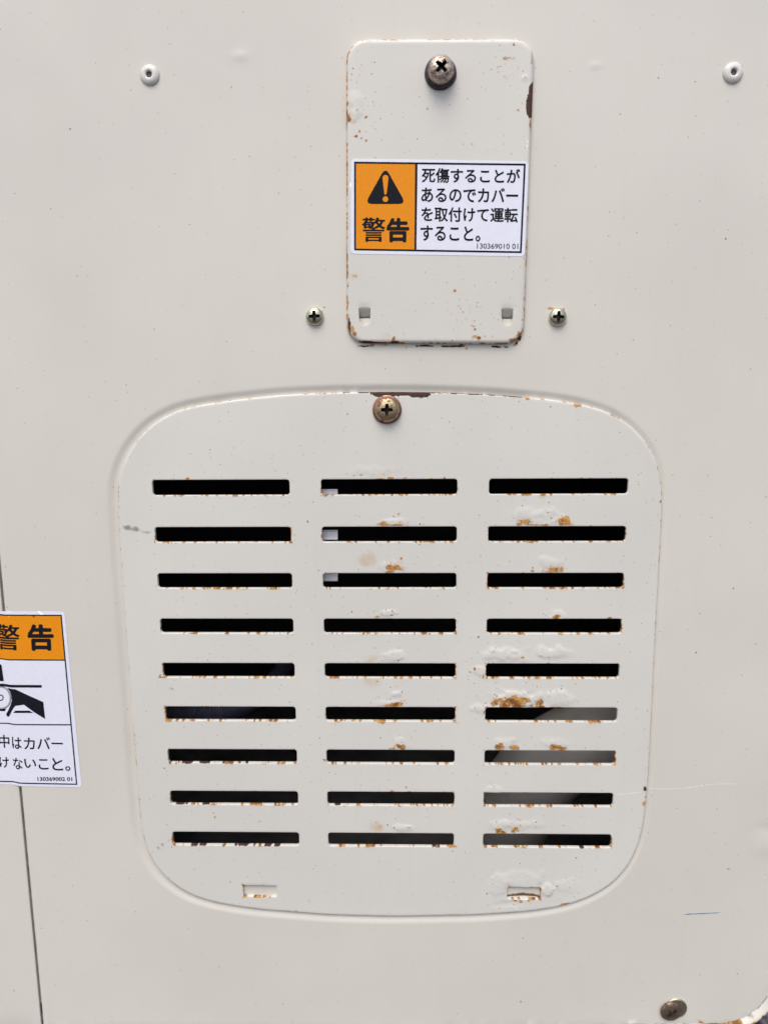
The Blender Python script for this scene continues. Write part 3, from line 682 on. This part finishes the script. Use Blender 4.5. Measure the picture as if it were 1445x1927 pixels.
def rounded(L, r, n=5):
    L = ccw(np.asarray(L, float)); o = []
    m = len(L)
    for i in range(m):
        a, b, c = L[i - 1], L[i], L[(i + 1) % m]
        e1 = (a - b) / np.linalg.norm(a - b); e2 = (c - b) / np.linalg.norm(c - b)
        p, q = b + e1 * r, b + e2 * r
        for k in range(n + 1):
            t = k / n; o.append((1 - t) ** 2 * p + 2 * t * (1 - t) * b + t * t * q)
    return np.array(o)
def lettering(text, corners, h, mat, parent, origin, off=0.0, hf=None, name='lettering', bold=0.0, vb=1.0):
    """text fitted to the four mm corners of its printed box (top-left, top-right, bottom-right, bottom-left)"""
    c = bpy.data.curves.new('text', 'FONT'); c.body = text; c.size = 1.0; c.resolution_u = 4; c.offset = off
    o = bpy.data.objects.new('text', c); COL.objects.link(o)
    me = bpy.data.meshes.new_from_object(o.evaluated_get(bpy.context.evaluated_depsgraph_get()))
    bpy.data.objects.remove(o); bpy.data.curves.remove(c)
    V = np.array([v.co[:2] for v in me.vertices]); Fc = [tuple(p.vertices) for p in me.polygons]; bpy.data.meshes.remove(me)
    lo, hi = V.min(0), V.max(0); u = (V - lo) / (hi - lo); u[:, 1] = 1 - u[:, 1]
    P = bilin(u, np.asarray(corners, float))
    if hf is not None: P, Fc = fold(P, Fc, FOLDS)
    hh = np.full(len(P), h)
    if hf is not None: hh = hh + hf(P)
    out = []
    for f in Fc:
        p = P[list(f)]; s = area(p); out.append(f[::-1] if s > 0 else f)
    if bold:                                                     # heavier strokes: the print laid down again a hair to each side
        n0 = len(P); base = list(out); P0, h0 = P, hh
        for k, (bx_, by_) in enumerate(((bold, 0), (-bold, 0), (0, bold * vb), (0, -bold * vb)), 1):
            P = np.vstack([P, P0 + (bx_, by_)]); hh = np.concatenate([hh, h0 + .003 * k]); out += [tuple(i + n0 * k for i in f) for f in base]
    return mesh_mm(name, np.column_stack([P, hh]), out, mat, parent, origin, shade=False)

def build_sticker_small():
    z = 3.905; m = lambda L: planA([(640 + u / z, 280 + v / z) for u, v in L], PLATE_H)
    box = lambda x0, x1, y0, y1, sk=0.012: m([(x0, y0), (x1, y0 + (x1 - x0) * sk), (x1 - (y1 - y0) * .02, y1 + (x1 - x0) * sk), (x0, y1)])
    q = m([(80, 70), (1385, 90), (1355, 790), (78, 770)])
    cen = q.mean(0); org = (cen[0], q[:, 1].max(), PLATE_H); h = PLATE_H + 0.10
    root = empty('warning_sticker', *org, label='orange and white warning sticker with black triangle on the small upright plate', cat='sticker')
    o = sheet('backing', [dens(rounded(q, 1.9))], [0.04], 0.11, h, np.zeros((0, 2)), M_STICK, None, None, rings=2, parent=root, origin=org, shade=False)
    bq = m([(103, 92), (1363, 107), (1333, 765), (103, 745)])
    flat_mesh('border', band(bq, 0.72), h + .03, M_INK, root, org)
    dv = m([(551, 100), (569, 100), (560, 752), (545, 752)]); flat_mesh('divider', [dv], h + .035, M_INK, root, org)
    og = m([(114, 103), (556, 109), (549, 745), (112, 738)]); flat_mesh('orange_field', [og], h + .02, M_ORANGE, root, org)
    tri = rounded(m([(333, 132), (484, 404), (182, 404)]), 3.0, 7); flat_mesh('warning_triangle', [tri], h + .04, M_INK, root, org)
    ex = []
    for k in range(13): t = math.pi + math.pi * k / 12; ex.append((333 + 22 * math.cos(t), 212 + 22 * math.sin(t)))
    for k in range(9): t = math.pi * k / 8; ex.append((333 + 8 * math.cos(t), 327 + 8 * math.sin(t)))
    e = flat_mesh('exclamation_mark', [m(ex)], h + .06, M_ORANGE, root, org)
    flat_mesh('exclamation_dot', [m([(333 + 20 * math.cos(2 * math.pi * k / 20), 368 + 21 * math.sin(2 * math.pi * k / 20)) for k in range(20)])], h + .06, M_ORANGE, root, org)
    lettering('警', box(163, 330, 503, 681, .004), h + .05, M_INK, root, org, .004, bold=.20, vb=.2)
    lettering('告', box(345, 505, 510, 681, .004), h + .05, M_INK, root, org, .012, bold=.26)
    for tx, b in (('死傷することが', (600, 1322, 138, 246)), ('あるのでカバー', (597, 1307, 280, 388)), ('を取付けて運転', (597, 1305, 425, 531)), ('すること。', (592, 1030, 563, 674))):
        lettering(tx, box(*b), h + .04, M_INK, root, org, .008, bold=.085)
    lettering('130369010 01', box(1005, 1308, 693, 732, .01), h + .04, M_INK, root, org, .008)
build_sticker_small()

def build_sticker_left():
    z = 5.206; m = lambda L: planA([(u / z, 1130 + v / z) for u, v in L], 0)
    # straighten: the print follows the sticker's right-hand edge; s runs left of that edge, v down
    ed0, ed1 = np.array((604., 140.)), np.array((757., 1805.))
    hf = lambda P: np.interp(P[:, 0], FOLDS, FOLD_H)
    skew = lambda L: L
    LX = -250
    q = m([(LX, 105), (632, 107), (802, 1832), (LX + 150, 1815)])
    org = (q[:, 0].mean(), q[:, 1].max(), 0); h = 0.12
    root = empty('warning_sticker', *org, label='orange and white warning sticker with crushed hand pictogram lying across the panel seam', cat='sticker')
    qr = dens(rounded(q, 1.6), .8); lo, hi = q.min(0), q.max(0)
    g = grid(lo[0], hi[0], lo[1], hi[1], 1.5)
    flat_mesh('backing', [qr], h, M_STICK, root, org, None, hf)
    fm = lambda n, L, dh, mat: flat_mesh(n, [dens(l, .7) for l in L], h + dh, mat, root, org, None, hf)
    fr = m([(LX + 40, 137), (606, 140), (759, 1808), (LX + 190, 1793)]); fm('border', band(fr, .62), .03, M_BLUEBLACK)
    og = m([(LX + 52, 150), (598, 151), (637, 583), (LX + 90, 577)]); 
    gg = grid(og[:, 0].min(), og[:, 0].max(), og[:, 1].min(), og[:, 1].max(), 1.4); gg = gg[inside(gg, offset_poly(ccw(og), .4))]
    flat_mesh('orange_field', [dens(og, .7)], h + .02, M_ORANGE, root, org, gg, hf)
    fm('divider', [m([(LX + 80, 575), (640, 579), (641, 591), (LX + 80, 587)])], .035, M_INK)
    fm('divider', [m([(LX + 130, 1210), (703, 1213), (704, 1225), (LX + 130, 1222)])], .035, M_BLUEBLACK)
    bx = lambda x0, x1, y0, y1: m([(x0, y0), (x1, y0 + 2), (x1 + (y1 - y0) * .085 * .4, y1 + 2), (x0 + (y1 - y0) * .085 * .9, y1)])
    lettering('警', m([(-52, 236), (186, 240), (196, 488), (-42, 486)]), h + .05, M_INK, root, org, .004, hf, bold=.26, vb=.25)
    lettering('告', m([(272, 238), (516, 240), (530, 487), (286, 487)]), h + .05, M_INK, root, org, .012, hf, bold=.32)
    # pictogram: rollers, belt and a hand being drawn in
    fm('belt_line', [m([(LX + 150, 826), (410, 829), (412, 855), (LX + 150, 852)])], .04, M_INK)
    fm('belt_line', [m([(130, 1103), (152, 1080), (290, 1080), (328, 1103)])], .04, M_INK)
    fm('belt_line', [m([(LX + 160, 1072), (48, 1075), (34, 1097), (LX + 160, 1095)])], .04, M_INK)
    circ = lambda r, n=48: m([(-8 + r * math.cos(2 * math.pi * k / n), 965 + r * math.sin(2 * math.pi * k / n)) for k in range(n)])
    fm('roller_ring', [circ(116), circ(109)], .045, M_INK); fm('roller_ring', [circ(104), circ(100)], .045, M_INK); fm('roller_ring', [circ(32), circ(21)], .045, M_INK)
    fm('hand_symbol', [m([(65, 863), (150, 870), (290, 935), (426, 996), (444, 1162), (330, 1092), (236, 1022), (152, 1034), (132, 1058), (108, 1098), (84, 1142), (68, 1152), (52, 1140), (50, 1122), (72, 1085), (100, 1030), (114, 985), (108, 930), (95, 895)])], .05, M_INK)
    fm('wedge_symbol', [m([(-60, 620), (2, 640), (27, 802), (-60, 802)])], .05, M_INK)
    for tx, b in (('中', (-28, 78, 1330, 1455)), ('は', (108, 210, 1342, 1455)), ('カ', (232, 340, 1345, 1458)), ('バ', (360, 490, 1340, 1455)), ('ー', (506, 616, 1394, 1408)), ('け', (-22, 72, 1548, 1652)), ('な', (116, 222, 1545, 1655)), ('い', (238, 354, 1555, 1640)), ('こ', (376, 474, 1555, 1655)), ('と', (508, 616, 1545, 1665)), ('。', (640, 690, 1625, 1668))):
        lettering(tx, bx(*b), h + .04, M_INK, root, org, .006, hf, bold=.06)
    lettering('130369002 01', bx(368, 708, 1731, 1768), h + .04, M_INK, root, org, .006, hf, bold=.06)
build_sticker_left()

# ------------------------------------------------------------------ screws and rivets
def lathe(name, prof, mat, parent, n=48, wob=0.0, loc=(0, 0, 0), tilt=None):
    V = []; Fc = []; rg = np.random.default_rng(len(prof) * 7 + n)
    for i, (r, h) in enumerate(prof):
        for k in range(n):
            a = 2 * math.pi * k / n; rr = r + (wob * math.sin(3 * a + i) + wob * .6 * math.sin(7 * a + 2 * i) if r > 1 else 0)
            V.append((rr * math.cos(a) / 1000, -h / 1000, rr * math.sin(a) / 1000))
    m = len(prof)
    for i in range(m - 1):
        for k in range(n):
            a, b = i * n + k, i * n + (k + 1) % n; Fc.append((a, a + n, b + n, b))
    Fc.append(tuple(range(n))); Fc.append(tuple(range((m - 1) * n, m * n))[::-1])
    me = bpy.data.meshes.new(name); me.from_pydata(V, [], Fc)
    bm = bmesh.new(); bm.from_mesh(me); bmesh.ops.recalc_face_normals(bm, faces=bm.faces); bm.to_mesh(me); bm.free()
    me.polygons.foreach_set('use_smooth', [True] * len(me.polygons))
    o = link(name, me, mat, parent); o.location = loc
    return o
def dome(R, h0, hs, hd, n=10, rim=0.35, flat=0.0):
    """pan head: side from h0 up to hs, then a dome of height hd"""
    P = [(R * .98, h0), (R, h0 + .12), (R, hs)]
    for k in range(1, n + 1):
        t = math.pi / 2 * k / n; P.append((max(R * math.cos(t) ** 0.8, 0.02), hs + hd * math.sin(t) ** 0.9))
    return P
def cut_cross(o, L, w, top, depth, ang):
    """a real cross recess cut into the head"""
    V = []; pts = [(L, w / 2), (w * .62, w * .62), (w / 2, L), (-w / 2, L), (-w * .62, w * .62), (-L, w / 2), (-L, -w / 2), (-w * .62, -w * .62), (-w / 2, -L), (w / 2, -L), (w * .62, -w * .62), (L, -w / 2)]
    ca, sa = math.cos(ang), math.sin(ang)
    for h, s, q in ((top + 1.5, 1.0, 1.0), (top - depth * .15, 1.0, 1.0), (top - depth * .55, .72, .80), (top - depth, .38, .62)):
        for x, y in pts:
            x2, y2 = (x * s if abs(x) > w * .8 else x * q), (y * s if abs(y) > w * .8 else y * q)
            V.append(((x2 * ca - y2 * sa) / 1000, -h / 1000, (x2 * sa + y2 * ca) / 1000))
    Fc = [tuple(range(12)), tuple(range(36, 48))[::-1]]
    for i in range(3):
        for k in range(12): a, b = i * 12 + k, i * 12 + (k + 1) % 12; Fc.append((a, a + 12, b + 12, b))
    me = bpy.data.meshes.new('cut'); me.from_pydata(V, [], Fc)
    bm = bmesh.new(); bm.from_mesh(me); bmesh.ops.recalc_face_normals(bm, faces=bm.faces); bm.to_mesh(me); bm.free()
    me.materials.append(M_RECESS_SHADE)
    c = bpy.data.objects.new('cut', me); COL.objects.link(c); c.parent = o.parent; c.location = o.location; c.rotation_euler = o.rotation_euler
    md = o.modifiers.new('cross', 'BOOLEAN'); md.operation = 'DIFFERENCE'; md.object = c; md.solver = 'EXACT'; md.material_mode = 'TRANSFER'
    bpy.context.view_layer.update()
    nm = bpy.data.meshes.new_from_object(o.evaluated_get(bpy.context.evaluated_depsgraph_get()))
    o.modifiers.clear(); old = o.data; o.data = nm; bpy.data.meshes.remove(old); bpy.data.objects.remove(c)
    bm = bmesh.new(); bm.from_mesh(nm)
    for e in bm.edges:
        e.smooth = not (len(e.link_faces) == 2 and e.calc_face_angle(0) > math.radians(38))
    for f in bm.faces: f.smooth = True
    bm.to_mesh(nm); bm.free()

def bolt_on_plate():
    x, d = plan(828.7, 137.2, PLATE_H)
    r = empty('washer_screw', x, d, PLATE_H - .1, 'tall weathered cross head screw on a blackened washer at the head of the small plate', 'screw')
    lathe('washer', [(2.5, 0), (6.05, 0), (6.1, .5), (5.95, 1.1), (5.4, 1.9), (4.9, 2.3), (3.5, 2.35), (2.6, 2.3)], M_DARKW, r, 56, .05)
    lathe('spring_washer', [(2.6, 2.1), (4.75, 2.15), (4.85, 2.5), (4.75, 3.0), (4.3, 3.15), (2.6, 3.15)], M_BRONZE, r, 48, .05)
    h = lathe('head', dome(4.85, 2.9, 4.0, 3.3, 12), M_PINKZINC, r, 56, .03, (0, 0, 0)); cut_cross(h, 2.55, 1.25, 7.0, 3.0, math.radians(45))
bolt_on_plate()
def screw_on_cover():
    x, d = plan(728.2, 770.3, COVER_H)
    r = empty('flanged_screw', x, d, COVER_H - .1, 'bronze coloured flanged cross head screw below the flaked edge of the slotted cover', 'screw')
    lathe('flange', [(2.5, 0), (5.85, 0), (5.98, .35), (5.95, .95), (5.7, 1.25), (5.2, 1.35), (2.5, 1.35)], M_COPPER, r, 56, .04)
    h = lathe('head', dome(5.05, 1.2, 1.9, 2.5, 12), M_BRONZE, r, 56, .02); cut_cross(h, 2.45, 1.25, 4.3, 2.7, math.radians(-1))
screw_on_cover()
def small_screw(u, v, lab, ang):
    x, d = plan(u, v + .4)
    r = empty('pan_head_screw', x, d, -.1, lab, 'screw', 'pair of small screws beside the plate')
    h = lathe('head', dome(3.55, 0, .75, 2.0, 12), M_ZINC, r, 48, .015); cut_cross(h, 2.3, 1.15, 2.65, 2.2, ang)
small_screw(592.3, 595, 'small yellowish pan head screw between seam and small plate, rusty brown at its side', math.radians(2))
small_screw(1048.8, 596, 'small yellowish pan head screw beside the small plate, on the side away from the seam', math.radians(-2))
def bottom_screw():
    x, d = plan(1264.5, 1900.5)
    r = empty('washer_screw', x, d, -.1, 'brown corroded screw with off centre washer beside the rounded panel corner', 'screw')
    w = lathe('washer', [(2.0, 0), (5.1, 0), (5.25, .35), (5.05, .8), (4.4, .85), (2.0, .85)], M_ZINC, r, 48, .05, (0.0016, 0, 0.0009))
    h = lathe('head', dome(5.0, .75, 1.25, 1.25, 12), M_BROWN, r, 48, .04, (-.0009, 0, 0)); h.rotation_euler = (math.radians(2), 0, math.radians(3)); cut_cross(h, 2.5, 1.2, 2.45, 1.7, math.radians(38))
bottom_screw()
def rivet(u, v, lab):
    x, d = plan(u, v, .6)
    r = empty('blind_rivet', x, d, -.05, lab, 'rivet', 'painted rivets in the upper panel')
    P = [(3.7, 0), (3.85, .12), (3.82, .35), (3.6, .75), (3.2, 1.12), (2.6, 1.42), (2.0, 1.55), (1.55, 1.52), (1.28, 1.36), (1.16, 1.1), (1.14, .5), (1.12, .1)]
    o = lathe('dome', P, M_RIVET, r, 48)
    lathe('stem', [(1.15, 0), (1.15, .42), (.8, .55), (.3, .5), (.02, .42)], M_HOLE, r, 24)
rivet(281, 139.5, 'cream painted blind rivet in the panel, on the seam side of the small plate')
rivet(1380, 135.5, 'cream painted blind rivet in the panel, far side of the small plate from the seam')

# ------------------------------------------------------------------ what shows through the slots
def box_mm(name, x0, x1, d0, d1, h0, h1, mat, parent=None, origin=(0, 0, 0), bev=0.4, **kw):
    me = bpy.data.meshes.new(name); bm = bmesh.new(); bmesh.ops.create_cube(bm, size=1.0)
    for v in bm.verts:
        v.co = Vector(((x0 + x1) / 2 + v.co.x * (x1 - x0) - origin[0], -((h0 + h1) / 2 + v.co.y * (h1 - h0) - origin[2]), -((d0 + d1) / 2 + v.co.z * (d1 - d0) - origin[1]))) / 1000
    bmesh.ops.bevel(bm, geom=bm.edges[:], offset=bev / 1000, segments=2, affect='EDGES', profile=.5)
    bmesh.ops.recalc_face_normals(bm, faces=bm.faces)
    bm.to_mesh(me); bm.free(); o = link(name, me, mat, parent, **kw)
    if parent is None: o.location = W(*origin)
    return o
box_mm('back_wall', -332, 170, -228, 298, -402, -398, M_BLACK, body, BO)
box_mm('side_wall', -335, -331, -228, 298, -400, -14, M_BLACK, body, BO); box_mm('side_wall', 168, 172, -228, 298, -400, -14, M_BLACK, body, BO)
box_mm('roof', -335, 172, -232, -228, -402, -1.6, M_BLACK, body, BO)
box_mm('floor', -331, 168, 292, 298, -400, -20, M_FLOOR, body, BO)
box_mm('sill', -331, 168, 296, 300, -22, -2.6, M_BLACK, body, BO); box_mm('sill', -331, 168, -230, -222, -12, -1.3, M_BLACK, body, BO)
box_mm('panel_stile', -190, -165, -222, 296, -12, -2.6, M_SEAM, body, BO)
for lx in (-300, 120):
    for lh in (-60, -360): box_mm('leg', lx, lx + 30, 297, 620, lh - 30, lh, M_STEEL, body, BO)
def tube(name, pts, rad, mat, parent=None, n=28, ribs=None, origin=(0, 0, 0), **kw):
    pts = np.array(pts, float); s = np.concatenate([[0], np.cumsum(np.linalg.norm(np.diff(pts, axis=0), axis=1))])
    step = ribs[0] / 6 if ribs else 4.0; t = np.arange(0, s[-1], step)
    Q = np.stack([np.interp(t, s, pts[:, k]) for k in range(3)], 1)
    if not ribs:
        for _ in range(14): Q[1:-1] = .5 * Q[1:-1] + .25 * (Q[:-2] + Q[2:])
    T = np.gradient(Q, axis=0); T /= np.linalg.norm(T, axis=1)[:, None]
    up = np.array([0, 0, 1.]); V = []; Fc = []
    for i in range(len(Q)):
        a = np.cross(T[i], up); a /= np.linalg.norm(a); b = np.cross(a, T[i])
        r = rad + (ribs[1] * math.cos(2 * math.pi * t[i] / ribs[0]) if ribs else 0)
        for k in range(n):
            th = 2 * math.pi * k / n; V.append(Q[i] + r * (math.cos(th) * a + math.sin(th) * b))
    for i in range(len(Q) - 1):
        for k in range(n): a, b = i * n + k, i * n + (k + 1) % n; Fc.append((a, b, b + n, a + n))
    return mesh_mm(name, V, Fc, mat, parent, origin, **kw)
dk = [plan(u, v, -h_) + (-h_,) for u, v, h_ in ((1330, 1392, 45), (1180, 1392, 45), (1090, 1396, 45), (1035, 1425, 46), (990, 1475, 48), (955, 1540, 52), (930, 1610, 58))]
tube('air_duct', [(168.5, dk[0][1], -45)] + dk + [(dk[-1][0] - 4, 292, -62)], 21, M_DUCT, origin=(dk[-1][0], 292, -62),
     label='thick grey rubber duct bending down behind the lower slots', cat='duct')
a = plan(200, 1352, -30); b = plan(424, 1341, -30)
h1 = tube('corrugated_hose', [(-331.5, a[1] + 1, -30), (a[0], a[1], -30), (b[0], b[1], -30)], 6.2, M_HOSE, ribs=(1.45, .38), origin=(-331, a[1], -30),
     label='dark blue black corrugated hose behind a slot near the left edge of the cover', cat='hose')
c = plan(470, 1330, -34); e = plan(520, 1290, -60)
tube('hose_end', [(b[0] - 3, b[1], -30), (c[0] - 6, c[1] + 2, -32), (c[0], c[1], -38), (e[0], e[1], -70), (e[0], e[1], -399)], 5.0, M_HOSE, h1, origin=(-331, a[1], -30))
bo = plan(577, 1010, -14)
br = box_mm('daylight_block_bracket', bo[0] - 5, bo[0] + 5, 38, 100, -12, -6.1, M_BLACK, None, (bo[0], 100, -12), label='dark upright bracket added to carry the white daylight blocks behind the middle slots', cat='bracket')  # added only to carry the white blocks
box_mm('bracket_foot', bo[0] - 5, bo[0] + 5, 34, 39, -399, -7, M_BLACK, br, (bo[0], 100, -12))
for v0, v1, lab in ((923, 938, 'white block standing in for daylight at the foot of the first middle slot'), (1000, 1014.5, 'white block standing in for daylight in the second middle slot'), (1077, 1092, 'white block standing in for daylight at the top of the third middle slot')):
    a = plan(568, v0, -5); b = plan(633.5, v1, -5)
    box_mm('daylight_block', a[0], b[0], a[1], b[1], -6.2, -5, M_DAYLIGHT, None, ((a[0] + b[0]) / 2, b[1], -6), label=lab, cat='daylight_patch')

# ------------------------------------------------------------------ ground
def ground():
    n = N('dark_gravel_asphalt'); v = n.n.new('ShaderNodeTexVoronoi'); v.inputs['Scale'].default_value = 130; n.l.new(n.tc.outputs['Object'], v.inputs['Vector'])
    rr = n.sep(v.outputs['Color']); f = n.noise(400, 4, .65)
    col = n.mix(rr[0], (0.030, 0.027, 0.034), (0.15, 0.13, 0.15)); col = n.mix(n.ramp(f, .4, .7, 0, .6), col, (0.08, 0.065, 0.075)); col = n.mix(n.ramp(v.outputs['Distance'], .45, .75), col, (0.015, 0.013, 0.016))
    mat = n.set(base=col, rough=.85, normal=n.bump(v.outputs['Distance'], -.9, .006))
    me = bpy.data.meshes.new('ground'); s = 60
    V = []; Fc = []; k = 40
    xs = np.sign(np.linspace(-1, 1, k + 1)) * np.abs(np.linspace(-1, 1, k + 1)) ** 2.5 * s
    for x in xs:
        for y in xs: V.append((x, y, 0))
    for i in range(k):
        for j in range(k): a = i * (k + 1) + j; Fc.append((a, a + k + 1, a + k + 2, a + 1))
    me.from_pydata(V, [], Fc); link('ground', me, mat, kind='structure')
    # loose stones lying where the corner looks past the panel
    rg = random.Random(4); bm = bmesh.new()
    for i in range(900):
        x = rg.uniform(.16, .50); y = rg.uniform(.05, .60); r = rg.uniform(.003, .009)
        mt = Matrix.Translation((x, y, r * .35)) @ Matrix.Rotation(rg.uniform(0, 6.3), 4, 'Z') @ Matrix.Diagonal((r, r * rg.uniform(.6, 1), r * rg.uniform(.45, .8), 1))
        g = bmesh.ops.create_icosphere(bm, subdivisions=1, radius=1.0, matrix=mt)
        for vv in g['verts']: vv.co += Vector((rg.uniform(-1, 1), rg.uniform(-1, 1), rg.uniform(-1, 1))) * r * .18
    me = bpy.data.meshes.new('gravel'); bm.to_mesh(me); bm.free()
    link('gravel', me, mat, label='dark purplish gravel on the ground beyond the rounded panel corner', cat='gravel', kind='stuff')
ground()
